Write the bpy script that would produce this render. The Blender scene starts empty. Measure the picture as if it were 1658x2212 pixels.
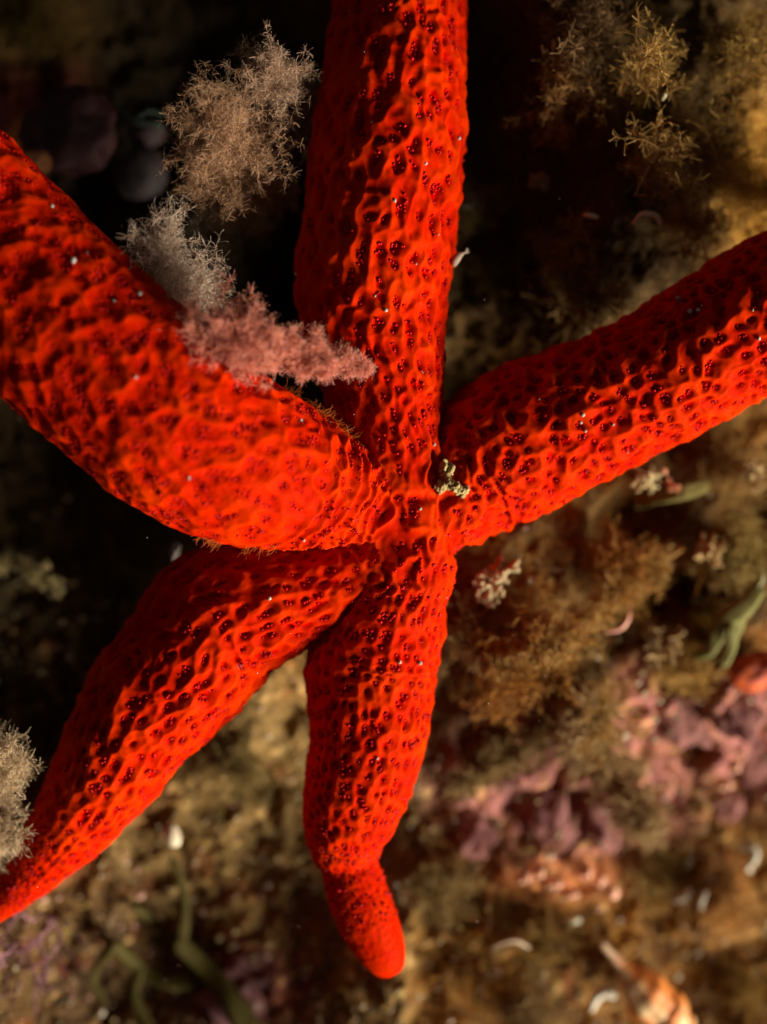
import bpy, math, random
import numpy as np

# ------------------------------------------------------------------ camera, light, exposure
scene = bpy.context.scene
CM = 0.01                                   # everything below is laid out in centimetres
DIST = 24.0                                 # lens to the plane in focus
FH = 14.0                                   # height of the field in focus
FW = FH * 767 / 1024

cam_data = bpy.data.cameras.new('camera')
cam = bpy.data.objects.new('camera', cam_data)
scene.collection.objects.link(cam)
cam.location = (0, 0, DIST * CM)
cam.rotation_euler = (0, 0, 0)
cam_data.sensor_fit = 'VERTICAL'
cam_data.sensor_height = 24.0
cam_data.lens = 24.0 * DIST / FH
cam_data.clip_start = 0.01
cam_data.clip_end = 50.0
cam_data.dof.use_dof = True
cam_data.dof.focus_distance = (DIST - 0.15) * CM
cam_data.dof.aperture_fstop = 4.8
scene.camera = cam

SUN_DIR = np.array([0.77, -0.56, 0.19])     # towards the light
SUN_DIR = SUN_DIR / np.linalg.norm(SUN_DIR)
world = bpy.data.worlds.new('World')
scene.world = world
world.use_nodes = True
wn = world.node_tree
wn.nodes.clear()
sky = wn.nodes.new('ShaderNodeTexSky')
sky.sky_type = 'NISHITA'
sky.sun_disc = False
sky.sun_elevation = math.asin(SUN_DIR[2])
sky.sun_rotation = math.atan2(SUN_DIR[0], SUN_DIR[1])
hsv = wn.nodes.new('ShaderNodeHueSaturation')
hsv.inputs['Saturation'].default_value = 0.0
bg = wn.nodes.new('ShaderNodeBackground')
bg.inputs['Strength'].default_value = 0.0085
wo = wn.nodes.new('ShaderNodeOutputWorld')
wn.links.new(sky.outputs[0], hsv.inputs['Color'])
wn.links.new(hsv.outputs[0], bg.inputs['Color'])
wn.links.new(bg.outputs[0], wo.inputs['Surface'])

strobe_data = bpy.data.lights.new('strobe_sun', 'SUN')  # broad low sun lamp standing in for the diver's strobe
strobe_data.energy = 5.0
strobe_data.angle = math.radians(28.0)
strobe_data.color = (1.0, 0.92, 0.77)
strobe_sun = bpy.data.objects.new('strobe_sun', strobe_data)
scene.collection.objects.link(strobe_sun)
from mathutils import Vector
strobe_sun.rotation_euler = Vector(SUN_DIR).to_track_quat('Z', 'Y').to_euler()
strobe_sun.location = tuple(SUN_DIR * 0.6)

scene.view_settings.view_transform = 'Standard'
scene.view_settings.look = 'None'
scene.view_settings.exposure = 1.15
scene.view_settings.gamma = 1.0
scene.view_settings.use_curve_mapping = False
scene.render.engine = 'CYCLES'
scene.cycles.use_denoising = True
try:
    scene.cycles.denoiser = 'OPENIMAGEDENOISE'
except Exception:
    pass
scene.cycles.max_bounces = 6
scene.cycles.transparent_max_bounces = 6
scene.cycles.caustics_reflective = False
scene.cycles.caustics_refractive = False

rng = np.random.default_rng(7)
random.seed(7)

# ------------------------------------------------------------------ helpers
def P(px, py, z=0.0):
    """A point of the place at height z (cm); px, py count over a 1658 x 2212 survey of the field."""
    k = (DIST - z) / DIST
    return np.array([(px - 829) / 1658 * FW * k, -(py - 1106) / 2212 * FH * k, z])
PX = FW / 1658

def survey(x, y, z):
    k = DIST / (DIST - z)
    return x * k / PX + 829, 1106 - y * k / PX

def hash3(ix, iy, iz, seed=0):
    h = (ix.astype(np.int64) * 374761393 + iy.astype(np.int64) * 668265263 + iz.astype(np.int64) * 2147483647 + seed * 1274126177) & 0xFFFFFFFF
    h = ((h ^ (h >> 13)) * 1274126177) & 0xFFFFFFFF
    h = ((h ^ (h >> 16)) * 2246822519) & 0xFFFFFFFF
    return ((h ^ (h >> 15)) & 0xFFFFFF) / float(0xFFFFFF)

def noise3(x, y, z, seed=0):
    ix, iy, iz = np.floor(x), np.floor(y), np.floor(z)
    fx, fy, fz = x - ix, y - iy, z - iz
    fx, fy, fz = [f * f * f * (f * (f * 6 - 15) + 10) for f in (fx, fy, fz)]
    r = 0
    for a in (0, 1):
        wa = fx if a else 1 - fx
        for b in (0, 1):
            wb = fy if b else 1 - fy
            for c in (0, 1):
                wc = fz if c else 1 - fz
                r = r + wa * wb * wc * hash3(ix + a, iy + b, iz + c, seed)
    return r * 2 - 1

def fbm(x, y, z, octs=4, seed=0, gain=0.5):
    r, a, f, t = 0, 1.0, 1.0, 0
    for k in range(octs):
        r = r + a * noise3(x * f + 17 * k, y * f + 31 * k, z * f + 7 * k, seed + k)
        t += a
        a *= gain
        f *= 2.03
    return r / t * 1.6

def sstep(a, b, x):
    t = np.clip((x - a) / (b - a), 0, 1)
    return t * t * (3 - 2 * t)

def link(o):
    scene.collection.objects.link(o)
    return o

def mesh_from(name, V, F, smooth=True):
    """V in cm (n,3); F is a list of index arrays (m,3) or (m,4)."""
    me = bpy.data.meshes.new(name)
    V = np.asarray(V, dtype=np.float32) * CM
    F = [f for f in (F if isinstance(F, list) else [F]) if len(f)]
    me.vertices.add(len(V))
    me.vertices.foreach_set('co', V.ravel())
    nl = sum(f.size for f in F)
    npoly = sum(len(f) for f in F)
    me.loops.add(nl)
    me.polygons.add(npoly)
    me.loops.foreach_set('vertex_index', np.concatenate([f.ravel() for f in F]).astype(np.int32))
    tot = np.concatenate([np.full(len(f), f.shape[1]) for f in F])
    st = np.concatenate([[0], np.cumsum(tot)[:-1]])
    me.polygons.foreach_set('loop_start', st.astype(np.int32))
    me.update(calc_edges=True)
    if smooth:
        me.polygons.foreach_set('use_smooth', np.ones(npoly, dtype=bool))
    return me

def col_attr(me, name, C):
    C = np.asarray(C, dtype=np.float32)
    if C.shape[1] == 3:
        C = np.hstack([C, np.ones((len(C), 1), np.float32)])
    a = me.color_attributes.new(name, 'FLOAT_COLOR', 'POINT')
    a.data.foreach_set('color', C.ravel())

def make(name, V, F, mat, parent=None, col=None, smooth=True, **props):
    me = mesh_from(name, V, F, smooth)
    if col is not None:
        col_attr(me, 'tint', col)
    me.materials.append(mat)
    o = link(bpy.data.objects.new(name, me))
    if parent is not None:
        o.parent = parent
    for k, v in props.items():
        o[k] = v
    return o

def thing(o, label, cat, group=None):
    o['label'] = label
    o['category'] = cat
    if group:
        o['group'] = group
    return o

def empty(name, loc, label, cat, group=None):
    o = link(bpy.data.objects.new(name, None))
    o.location = tuple(np.asarray(loc) * CM)
    o.empty_display_size = 0.003
    return thing(o, label, cat, group)

def norm(v):
    return v / np.maximum(np.linalg.norm(v, axis=-1, keepdims=True), 1e-9)

def spline(pts, n):
    """Catmull-Rom through pts (k,d) -> (n,d), about evenly spaced."""
    p = np.asarray(pts, float)
    p = np.vstack([2 * p[0] - p[1], p, 2 * p[-1] - p[-2]])
    out = []
    for i in range(1, len(p) - 2):
        t = np.linspace(0, 1, 24, endpoint=False)[:, None]
        a, b, c, d = p[i - 1], p[i], p[i + 1], p[i + 2]
        out.append(0.5 * (2 * b + (c - a) * t + (2 * a - 5 * b + 4 * c - d) * t ** 2 + (3 * b - a - 3 * c + d) * t ** 3))
    out.append(p[-2][None])
    q = np.vstack(out)
    s = np.concatenate([[0], np.cumsum(np.linalg.norm(np.diff(q[:, :3], axis=0), axis=1))])
    u = np.linspace(0, s[-1], n)
    return np.stack([np.interp(u, s, q[:, k]) for k in range(q.shape[1])], axis=1)

def tube(path, rad, sides=12, sq=1.0, cap=True):
    """Tube along path (n,3) with radii (n,). Returns V, F."""
    path = np.asarray(path, float)
    rad = np.asarray(rad, float)
    T = norm(np.gradient(path, axis=0))
    up = np.array([0, 0, 1.0]) if abs(T[:, 2]).mean() < 0.9 else np.array([0, 1.0, 0])
    e1 = norm(np.cross(T, up))
    e2 = np.cross(e1, T)
    a = np.linspace(0, 2 * math.pi, sides, endpoint=False)
    V = path[:, None] + rad[:, None, None] * (np.cos(a)[None, :, None] * e1[:, None] + sq * np.sin(a)[None, :, None] * e2[:, None])
    n = len(path)
    i = np.arange(n - 1)[:, None] * sides
    j = np.arange(sides)[None]
    k = (j + 1) % sides
    F = np.stack([i + j, i + k, i + sides + k, i + sides + j], axis=-1).reshape(-1, 4)
    V = V.reshape(-1, 3)
    Fs = [F]
    if cap:
        V = np.vstack([V, path[0], path[-1]])
        c0, c1 = n * sides, n * sides + 1
        jj = np.arange(sides)
        kk = (jj + 1) % sides
        Fs.append(np.stack([np.full(sides, c0), kk, jj], 1))
        Fs.append(np.stack([np.full(sides, c1), (n - 1) * sides + jj, (n - 1) * sides + kk], 1))
    return V, Fs

def icosphere(sub=2):
    import bmesh
    bm = bmesh.new()
    bmesh.ops.create_icosphere(bm, subdivisions=sub, radius=1.0)
    V = np.array([v.co[:] for v in bm.verts])
    F = np.array([[v.index for v in f.verts] for f in bm.faces])
    bm.free()
    return V, F
OCT = (np.array([[1, 0, 0], [-1, 0, 0], [0, 1, 0], [0, -1, 0], [0, 0, 1], [0, 0, -1.0]]), np.array([[0, 2, 4], [2, 1, 4], [1, 3, 4], [3, 0, 4], [2, 0, 5], [1, 2, 5], [3, 1, 5], [0, 3, 5]]))
ICO1, ICO2, ICO4, ICO5 = icosphere(1), icosphere(2), icosphere(4), icosphere(5)

def join(parts):
    """[(V, [F...]), ...] -> V, [F3, F4]"""
    Vs, F3, F4, n = [], [], [], 0
    for V, Fs in parts:
        Vs.append(V)
        for f in (Fs if isinstance(Fs, list) else [Fs]):
            if len(f):
                (F3 if f.shape[1] == 3 else F4).append(f + n)
        n += len(V)
    out = []
    if F3:
        out.append(np.vstack(F3))
    if F4:
        out.append(np.vstack(F4))
    return np.vstack(Vs), out

def scatter_shape(shape, pos, scale, axis=None, stretch=None):
    """Many copies of a small shape joined (for uncountable stuff)."""
    V0, F0 = shape
    n = len(pos)
    V = np.repeat(V0[None], n, 0)
    if stretch is not None:
        V = V * stretch[:, None, :]
    q = rng.normal(size=(n, 3, 3))
    R = np.linalg.qr(q)[0] if axis is None else axis
    V = np.einsum('nvk,nkj->nvj', V, R) * np.asarray(scale).reshape(-1, 1, 1) + pos[:, None]
    F = (F0[None] + (np.arange(n) * len(V0))[:, None, None]).reshape(-1, F0.shape[1])
    return V.reshape(-1, 3), [F]

def strands(start, direc, length, radius, seg=5, curl=0.35, sides=3, tip=0.4, grav=None, seed=1):
    """Many thin curling filaments. Returns V, F, centre points (n, seg+1, 3) and per-vertex (strand id, along)."""
    r = np.random.default_rng(seed)
    n = len(start)
    length = np.broadcast_to(length, n)
    radius = np.broadcast_to(radius, n)
    pts = [np.asarray(start, float)]
    d = norm(np.asarray(direc, float))
    bend = r.normal(size=(n, 3)) * curl * 0.6
    for k in range(seg):
        d = norm(d + bend + r.normal(size=(n, 3)) * curl * 0.55 + (0 if grav is None else grav))
        pts.append(pts[-1] + d * (length / seg)[:, None])
    C = np.stack(pts, 1)
    T = norm(np.gradient(C, axis=1))
    ref = norm(r.normal(size=(n, 1, 3)))
    e1 = norm(np.cross(T, ref))
    e2 = np.cross(T, e1)
    a = np.linspace(0, 2 * math.pi, sides, endpoint=False)
    rr = radius[:, None] * np.linspace(1, tip, seg + 1)[None]
    V = C[:, :, None] + rr[:, :, None, None] * (np.cos(a)[None, None, :, None] * e1[:, :, None] + np.sin(a)[None, None, :, None] * e2[:, :, None])
    b = (np.arange(n) * (seg + 1) * sides)[:, None, None]
    i = (np.arange(seg) * sides)[None, :, None]
    j = np.arange(1 if sides == 2 else sides)[None, None]
    k = (j + 1) % sides
    F = np.stack([b + i + j, b + i + k, b + i + sides + k, b + i + sides + j], -1).reshape(-1, 4)
    ids = np.repeat(np.arange(n), (seg + 1) * sides)
    al = np.tile(np.repeat(np.linspace(0, 1, seg + 1), sides), n)
    return V.reshape(-1, 3), F, C, ids, al

# ------------------------------------------------------------------ materials
def mat_new(name):
    m = bpy.data.materials.new(name)
    m.use_nodes = True
    nt = m.node_tree
    bsdf = nt.nodes['Principled BSDF']
    return m, nt, bsdf

def tint_mat(name, rough=0.8, sub=0.0, noise=None, bump=None, spec=0.3, transl=0.0, scale_r=(0.002, 0.001, 0.0006)):
    """Procedural material: per-vertex tint broken up by noise, with bump."""
    m, nt, b = mat_new(name)
    L, N = nt.links, nt.nodes
    at = N.new('ShaderNodeAttribute')
    at.attribute_name = 'tint'
    colr = at.outputs['Color']
    tc = N.new('ShaderNodeTexCoord')
    if noise:
        nz = N.new('ShaderNodeTexNoise')
        nz.inputs['Scale'].default_value = noise[0]
        nz.inputs['Detail'].default_value = 5
        nz.inputs['Roughness'].default_value = 0.65
        L.new(tc.outputs['Object'], nz.inputs['Vector'])
        mr = N.new('ShaderNodeMapRange')
        mr.inputs['From Min'].default_value = 0.3
        mr.inputs['From Max'].default_value = 0.7
        mr.inputs['To Min'].default_value = 1 - noise[1]
        mr.inputs['To Max'].default_value = 1 + noise[1]
        L.new(nz.outputs['Fac'], mr.inputs['Value'])
        mx = N.new('ShaderNodeVectorMath')
        mx.operation = 'SCALE'
        L.new(colr, mx.inputs[0])
        L.new(mr.outputs[0], mx.inputs['Scale'])
        colr = mx.outputs[0]
    L.new(colr, b.inputs['Base Color'])
    b.inputs['Roughness'].default_value = rough
    b.inputs['Specular IOR Level'].default_value = spec
    if sub:
        b.inputs['Subsurface Weight'].default_value = sub
        b.inputs['Subsurface Radius'].default_value = scale_r
        b.inputs['Subsurface Scale'].default_value = 1.0
    if bump:
        nz2 = N.new('ShaderNodeTexNoise')
        nz2.inputs['Scale'].default_value = bump[0]
        nz2.inputs['Detail'].default_value = 4
        L.new(tc.outputs['Object'], nz2.inputs['Vector'])
        bp = N.new('ShaderNodeBump')
        bp.inputs['Strength'].default_value = bump[1]
        bp.inputs['Distance'].default_value = bump[2]
        L.new(nz2.outputs['Fac'], bp.inputs['Height'])
        L.new(bp.outputs[0], b.inputs['Normal'])
    if transl:
        tr = N.new('ShaderNodeBsdfTranslucent')
        L.new(colr, tr.inputs['Color'])
        ms = N.new('ShaderNodeMixShader')
        ms.inputs[0].default_value = transl
        out = nt.nodes['Material Output']
        L.new(b.outputs[0], ms.inputs[1])
        L.new(tr.outputs[0], ms.inputs[2])
        L.new(ms.outputs[0], out.inputs['Surface'])
    return m

M_skin = tint_mat('sea_star_skin', rough=0.6, sub=0.4, noise=(900, 0.08), bump=(6000, 0.12, 0.0001), spec=0.008, scale_r=(0.0012, 0.0002, 0.0001))
M_bead = tint_mat('skin_bead', rough=0.35, noise=(2000, 0.15), spec=0.12)
M_rock = tint_mat('reef_rock', rough=0.85, noise=(700, 0.45), bump=(2500, 0.8, 0.0006), spec=0.2)
M_turf = tint_mat('turf_alga', rough=0.7, spec=0.2, transl=0.35)
M_fluff = tint_mat('fluffy_alga', rough=0.7, spec=0.3, transl=0.4)
M_blade = tint_mat('alga_blade', rough=0.6, noise=(900, 0.3), spec=0.05, transl=0.35, bump=(1500, 0.4, 0.0003))
M_shell = tint_mat('shell_lime', rough=0.5, noise=(1200, 0.2), bump=(3000, 0.5, 0.0003), spec=0.4)
M_crust = tint_mat('lime_crust', rough=0.75, noise=(1000, 0.3), bump=(2500, 0.7, 0.0004), spec=0.25)
M_sponge = tint_mat('sponge_flesh', rough=0.6, sub=0.15, noise=(1500, 0.25), bump=(3000, 0.6, 0.0004))

def const(n, c):
    return np.tile(np.asarray(c, float)[None, :3], (n, 1))

# ------------------------------------------------------------------ reef rock
def blob2(px, py, cx, cy, rx, ry, soft=0.5):
    d = np.sqrt(((px - cx) / rx) ** 2 + ((py - cy) / ry) ** 2)
    return 1 - sstep(1 - soft, 1 + soft, d)

def reef_height(x, y):
    z0 = np.zeros_like(x)
    px, py = survey(x, y, np.full_like(x, -4.0))
    D = np.clip(0.85 * x - 0.53 * y, -1.5, 9)
    base = -2.9 - 0.36 * D + 0.7 * fbm(x * 0.25, y * 0.25, z0 + 3.1, 3, 11)  # slope added so the ground catches more of the low light
    base -= 2.6 * blob2(px, py, 330, 420, 560, 620, 0.6)  # hollow shaped to keep the upper left in shade
    base -= 2.6 * blob2(px, py, 50, 1300, 400, 360, 0.5)  # hollow deepened to hold this side in shadow
    base += 0.9 * blob2(px, py, 1450, 430, 300, 330, 0.6)
    base += 0.7 * blob2(px, py, 1330, 1300, 400, 300, 0.6)
    base -= 1.3 * blob2(px, py, 400, 1950, 420, 420, 0.6)
    base -= 0.6 * blob2(px, py, 1090, 520, 130, 420, 0.6)
    lump = fbm(x * 0.9, y * 0.9, z0 + 1.7, 4, 21)
    rid = 1 - np.abs(fbm(x * 1.5, y * 1.5, z0 + 5.7, 3, 41))
    fine = fbm(x * 4.5, y * 4.5, z0 + 9.7, 3, 31, 0.6)
    h = base + 0.30 * lump + 0.20 * (rid - 0.7) + 0.09 * fine
    # knobbly pink crust: rounded knobs with dark gaps
    pk = np.maximum.reduce([blob2(px, py, 1230, 1690, 280, 150), blob2(px, py, 1600, 1590, 120, 170), blob2(px, py, 1440, 1510, 110, 100)])
    h += pk * (0.35 * (np.abs(fbm(x * 1.25, y * 1.25, z0 + 2.2, 2, 51)) ** 0.7) - 0.12)
    # holes
    for cx, cy, r, d in ((1455, 1290, 60, 1.3), (1360, 1150, 85, 0.9), (1270, 1640, 40, 0.6), (1475, 1470, 45, 0.8), (1530, 1640, 40, 0.7), (1050, 1600, 50, 0.7)):
        h -= d * blob2(px, py, cx, cy, r, r * 0.9, 0.4)
    return h

def reef_colour(x, y, z):
    px, py = survey(x, y, z)
    n1 = fbm(x * 0.8, y * 0.8, z * 0.8, 4, 61)
    n2 = fbm(x * 2.6, y * 2.6, z * 2.6, 4, 71, 0.6)
    n3 = fbm(x * 7, y * 7, z * 7, 2, 81)
    C = const(len(x), (0.115, 0.075, 0.030))
    def mix(c, w):
        nonlocal C
        w = np.clip(w, 0, 1)[:, None]
        C = C * (1 - w) + np.asarray(c)[None] * w
    mix((0.20, 0.125, 0.045), sstep(0.0, 0.5, n1))
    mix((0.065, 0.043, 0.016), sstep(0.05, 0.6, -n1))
    mix((0.155, 0.125, 0.065), blob2(px, py, 620, 1850, 420, 480, 0.5) * 0.75)
    mix((0.26, 0.15, 0.045), blob2(px, py, 1350, 2050, 520, 260, 0.5) * sstep(-0.3, 0.4, n2) * 0.7)
    mix((0.045, 0.033, 0.014), blob2(px, py, 1300, 300, 520, 520, 0.5) * 0.8)  # dimness of the upper right put into the rock colour
    mix((0.045, 0.03, 0.02), blob2(px, py, 130, 2080, 300, 230, 0.5) * 0.75)  # darkness of the lower left corner painted in
    mix((0.02, 0.018, 0.01), blob2(px, py, 60, 1300, 330, 330, 0.5) * 0.8)  # shade below the left arm put into the colour
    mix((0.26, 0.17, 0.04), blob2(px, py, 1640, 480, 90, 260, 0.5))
    mix((0.02, 0.02, 0.018), blob2(px, py, 400, 450, 500, 600, 0.5) * 0.85)  # unlit upper left painted as near-black rock
    mix((0.10, 0.02, 0.022), blob2(px, py, 60, 210, 130, 120, 0.5) * 0.9)
    mix((0.09, 0.065, 0.02), blob2(px, py, 60, 60, 140, 90, 0.5))
    mix((0.26, 0.10, 0.03), blob2(px, py, 80, 320, 70, 50, 0.5))
    mix((0.13, 0.045, 0.055), blob2(px, py, 530, 2140, 150, 90, 0.4) * 0.8)
    pk = np.maximum.reduce([blob2(px, py, 1230, 1690, 290, 170, 0.35), blob2(px, py, 1610, 1590, 90, 150, 0.4), blob2(px, py, 1440, 1510, 110, 110, 0.4)])
    pk = pk * sstep(-0.75, -0.3, n2)
    mix((0.27, 0.13, 0.19), pk)
    mix((0.42, 0.20, 0.16), pk * sstep(0.1, 0.6, n3) * 0.5)
    mix((0.5, 0.22, 0.14), blob2(px, py, 1250, 1900, 170, 50, 0.5) * 0.7 + blob2(px, py, 1560, 1960, 60, 90, 0.5) * 0.7 * sstep(0, 0.5, n2))
    mix((0.45, 0.36, 0.22), sstep(0.62, 0.85, n3) * sstep(1100, 1500, py) * 0.8)
    mix((0.20, 0.04, 0.015), sstep(0.35, 0.7, -n2) * sstep(1200, 1500, py) * 0.35 * (1 - pk))
    C = C * np.array([[1.25, 0.95, 0.55]])
    return np.clip(C, 0.004, 0.8)

def reef_axis(half, n, far):
    a = np.linspace(-half, half, n)
    s = a[1] - a[0]
    ext = [half]
    while ext[-1] < far:
        s *= 1.25
        ext.append(ext[-1] + s)
    ext = np.array(ext[1:])
    return np.concatenate([-ext[::-1], a, ext])
gx = reef_axis(7.2, 260, 60)
gy = reef_axis(9.2, 330, 60)
GX, GY = np.meshgrid(gx, gy)
Z = reef_height(GX.ravel(), GY.ravel())
RV = np.stack([GX.ravel(), GY.ravel(), Z], 1)
nx, ny = len(gx), len(gy)
ii, jj = np.meshgrid(np.arange(nx - 1), np.arange(ny - 1))
q = (jj * nx + ii).ravel()
RF = np.stack([q, q + 1, q + nx + 1, q + nx], 1)
# push the fine relief sideways too, so that it is not a plain height field
nn = np.stack([fbm(RV[:, 0] * 2.1, RV[:, 1] * 2.1, RV[:, 2] * 2.1, 3, 91), fbm(RV[:, 0] * 2.1, RV[:, 1] * 2.1, RV[:, 2] * 2.1, 3, 97)], 1)
RV[:, :2] += nn * 0.10
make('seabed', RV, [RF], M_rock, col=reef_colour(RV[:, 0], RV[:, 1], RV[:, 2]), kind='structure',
     label='rough brown reef rock with pink crusts and hollows deepened and darkened as shade behind the sea star')

def reef_z(x, y):
    x = np.atleast_1d(np.asarray(x, float))
    y = np.atleast_1d(np.asarray(y, float))
    return reef_height(x, y)

def on_reef(px, py, lift=0.0):
    z = -4.0
    for _ in range(6):
        p = P(px, py, z)
        z = float(reef_z(p[0], p[1])[0]) + lift
    return P(px, py, z)

# ------------------------------------------------------------------ the sea star: one continuous body grown along five arms
def W(c):                                     # (px, py, radius px, height of centre line) -> (x, y, z, r)
    px, py, r, z = c
    p = P(px, py, z)
    return [p[0], p[1], p[2], r * PX * (DIST - z) / DIST]

DISC = (880, 1125, 100, -0.75)
ARMS = {
    'top': [DISC, (862, 1040, 98, -0.7), (848, 940, 108, -0.75), (828, 820, 134, -0.9), (808, 700, 158, -1.0), (806, 600, 165, -1.0), (822, 480, 166, -1.0),
            (836, 360, 164, -1.05), (848, 200, 156, -1.2), (862, 50, 146, -1.6), (868, -100, 132, -2.0), (872, -220, 80, -2.1), (872, -280, 30, -2.3)],  # outer end tilted down to imitate light fading towards the top
    'right': [DISC, (938, 1090, 112, -1.0), (1010, 1022, 146, -1.25), (1110, 960, 160, -1.3), (1222, 908, 155, -1.25), (1330, 860, 147, -1.2), (1440, 803, 146, -1.1),
              (1560, 733, 151, -1.05), (1690, 655, 152, -1.0), (1830, 570, 130, -1.1), (1930, 505, 80, -1.5), (1980, 480, 25, -1.8)],
    'bottom': [DISC, (870, 1230, 106, -0.85), (838, 1320, 128, -1.05), (806, 1420, 142, -1.25), (799, 1520, 134, -1.25), (788, 1620, 121, -1.25), (770, 1700, 115, -1.3),
               (755, 1765, 102, -1.4), (748, 1815, 84, -1.5), (757, 1875, 64, -1.55), (776, 1940, 66, -1.6), (800, 2000, 63, -1.65), (824, 2050, 54, -1.7), (842, 2088, 37, -1.75), (850, 2106, 20, -1.75)],
    'lower_left': [DISC, (800, 1200, 92, -0.85), (700, 1262, 105, -0.9), (600, 1290, 135, -1.0), (490, 1330, 158, -1.15), (390, 1447, 150, -1.2), (308, 1538, 140, -1.25), (245, 1643, 120, -1.35),
                   (174, 1750, 95, -1.5), (102, 1843, 69, -1.7), (40, 1913, 47, -1.85), (-15, 1962, 32, -1.95), (-60, 2000, 16, -2.0)],
    'left': [DISC, (800, 1092, 96, -0.62), (735, 1066, 116, -0.40), (672, 1048, 142, -0.15), (596, 1022, 168, 0.12), (490, 982, 190, 0.40), (385, 915, 200, 0.60), (255, 808, 202, 0.64), (130, 700, 202, 0.58),
             (10, 580, 202, 0.45), (-110, 440, 194, 0.30), (-220, 290, 145, 0.2), (-270, 210, 50, 0.2)],  # outer end lowered so it dims like fading light
}
# name: pits round the arm, cell aspect, pit depth, plate height, pit width
LOOK = {
    'top': (29, 1.75, 0.018, 0.050, 0.66),
    'right': (28, 1.15, 0.020, 0.052, 0.72),
    'bottom': (32, 1.30, 0.018, 0.042, 0.70),
    'lower_left': (29, 1.65, 0.020, 0.050, 0.70),
    'left': (29, 1.35, 0.010, 0.038, 0.90),
}
arm_path = {k: spline([W(c) for c in v], 150) for k, v in ARMS.items()}

parts = []
for k, p in arm_path.items():
    V, F = tube(p[:, :3], p[:, 3], 40)
    parts.append((V, F))
for c in ((850, 1200, 118, -0.98), (785, 1250, 112, -1.12), (935, 1112, 98, -1.08), (740, 1315, 92, -1.2), (800, 1150, 90, -0.9), (880, 1125, 106, -0.80), (893, 1130, 100, -0.92)):
    c = W(c)
    parts.append((ICO4[0] * c[3] + np.array(c[:3]), [ICO4[1]]))
V, F = join(parts)
me = bpy.data.meshes.new('blank')
tmp_me = mesh_from('tmp', V / CM, F)
tmp = link(bpy.data.objects.new('tmp', tmp_me))
rm = tmp.modifiers.new('r', 'REMESH')
rm.mode = 'VOXEL'
rm.voxel_size = 0.0255
sm = tmp.modifiers.new('s', 'SMOOTH')
sm.factor = 0.5
sm.iterations = 24
dg = bpy.context.evaluated_depsgraph_get()
ev = tmp.evaluated_get(dg)
em = ev.to_mesh()
nv = len(em.vertices)
SV = np.empty(nv * 3, np.float32)
em.vertices.foreach_get('co', SV)
SV = SV.reshape(-1, 3).astype(float)
SN = np.empty(nv * 3, np.float32)
em.vertex_normals.foreach_get('vector', SN)
SN = SN.reshape(-1, 3).astype(float)
nlp = len(em.loops)
SF = np.empty(nlp, np.int32)
em.loops.foreach_get('vertex_index', SF)
ls = np.empty(len(em.polygons), np.int32)
em.polygons.foreach_get('loop_total', ls)
assert (ls == 4).all()
SF = SF.reshape(-1, 4)
ev.to_mesh_clear()
bpy.data.objects.remove(tmp)
bpy.data.meshes.remove(tmp_me)
bpy.data.meshes.remove(me)
print('star verts', nv, len(SF))

def arm_coords(p, V):
    """(u distance along, angle, distance/r) of each vertex about an arm path."""
    n = len(V)
    best = np.empty(n, int)
    C = p[:, :3]
    R = p[:, 3]
    for a in range(0, n, 60000):
        b = V[a:a + 60000]
        d2 = (b ** 2).sum(1)[:, None] + (C ** 2).sum(1)[None] - 2 * b @ C.T
        best[a:a + 60000] = np.argmin(d2, 1)
    T = norm(np.gradient(C, axis=0))
    seg = np.concatenate([[0], np.cumsum(np.linalg.norm(np.diff(C, axis=0), axis=1))])
    d = V - C[best]
    along = (d * T[best]).sum(1)
    s = seg[best] + along
    d = d - along[:, None] * T[best]
    r = np.interp(s, seg, R)
    e1 = norm(np.cross(T, [0, 0, 1.0]))[best]
    e2 = np.cross(e1, T[best])
    ang = np.arctan2((d * e2).sum(1), (d * e1).sum(1))
    over = np.clip(-s, 0, None) + np.clip(s - seg[-1], 0, None)
    return s, ang, np.sqrt((d ** 2).sum(1) + over ** 2) / r, seg, R

def cells(u, v, n, seed, jit=0.8):
    """Nearest and second nearest jittered lattice point; v wraps every n cells."""
    iu, iv = np.floor(u), np.floor(v)
    f1 = np.full(len(u), 9.0)
    f2 = np.full(len(u), 9.0)
    cid = np.zeros(len(u))
    for a in (-1, 0, 1):
        for b in (-1, 0, 1):
            cu, cv = iu + a, iv + b
            wv = np.mod(cv, n)
            ju = (hash3(cu, wv, wv * 0, seed) - 0.5) * jit
            jv = (hash3(cu, wv, wv * 0 + 1, seed) - 0.5) * jit
            off = 0.5 * np.mod(cu, 2)            # brick-like stagger
            du = cu + 0.5 + ju - u
            dv = cv + 0.5 + jv - v
            d = np.sqrt(du * du + dv * dv)
            idv = hash3(cu, wv, wv * 0 + 2, seed)
            cid = np.where(d < f1, idv, cid)
            f2 = np.where(d < f1, f1, np.minimum(f2, d))
            f1 = np.minimum(f1, d)
    return f1, f2, cid

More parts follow.
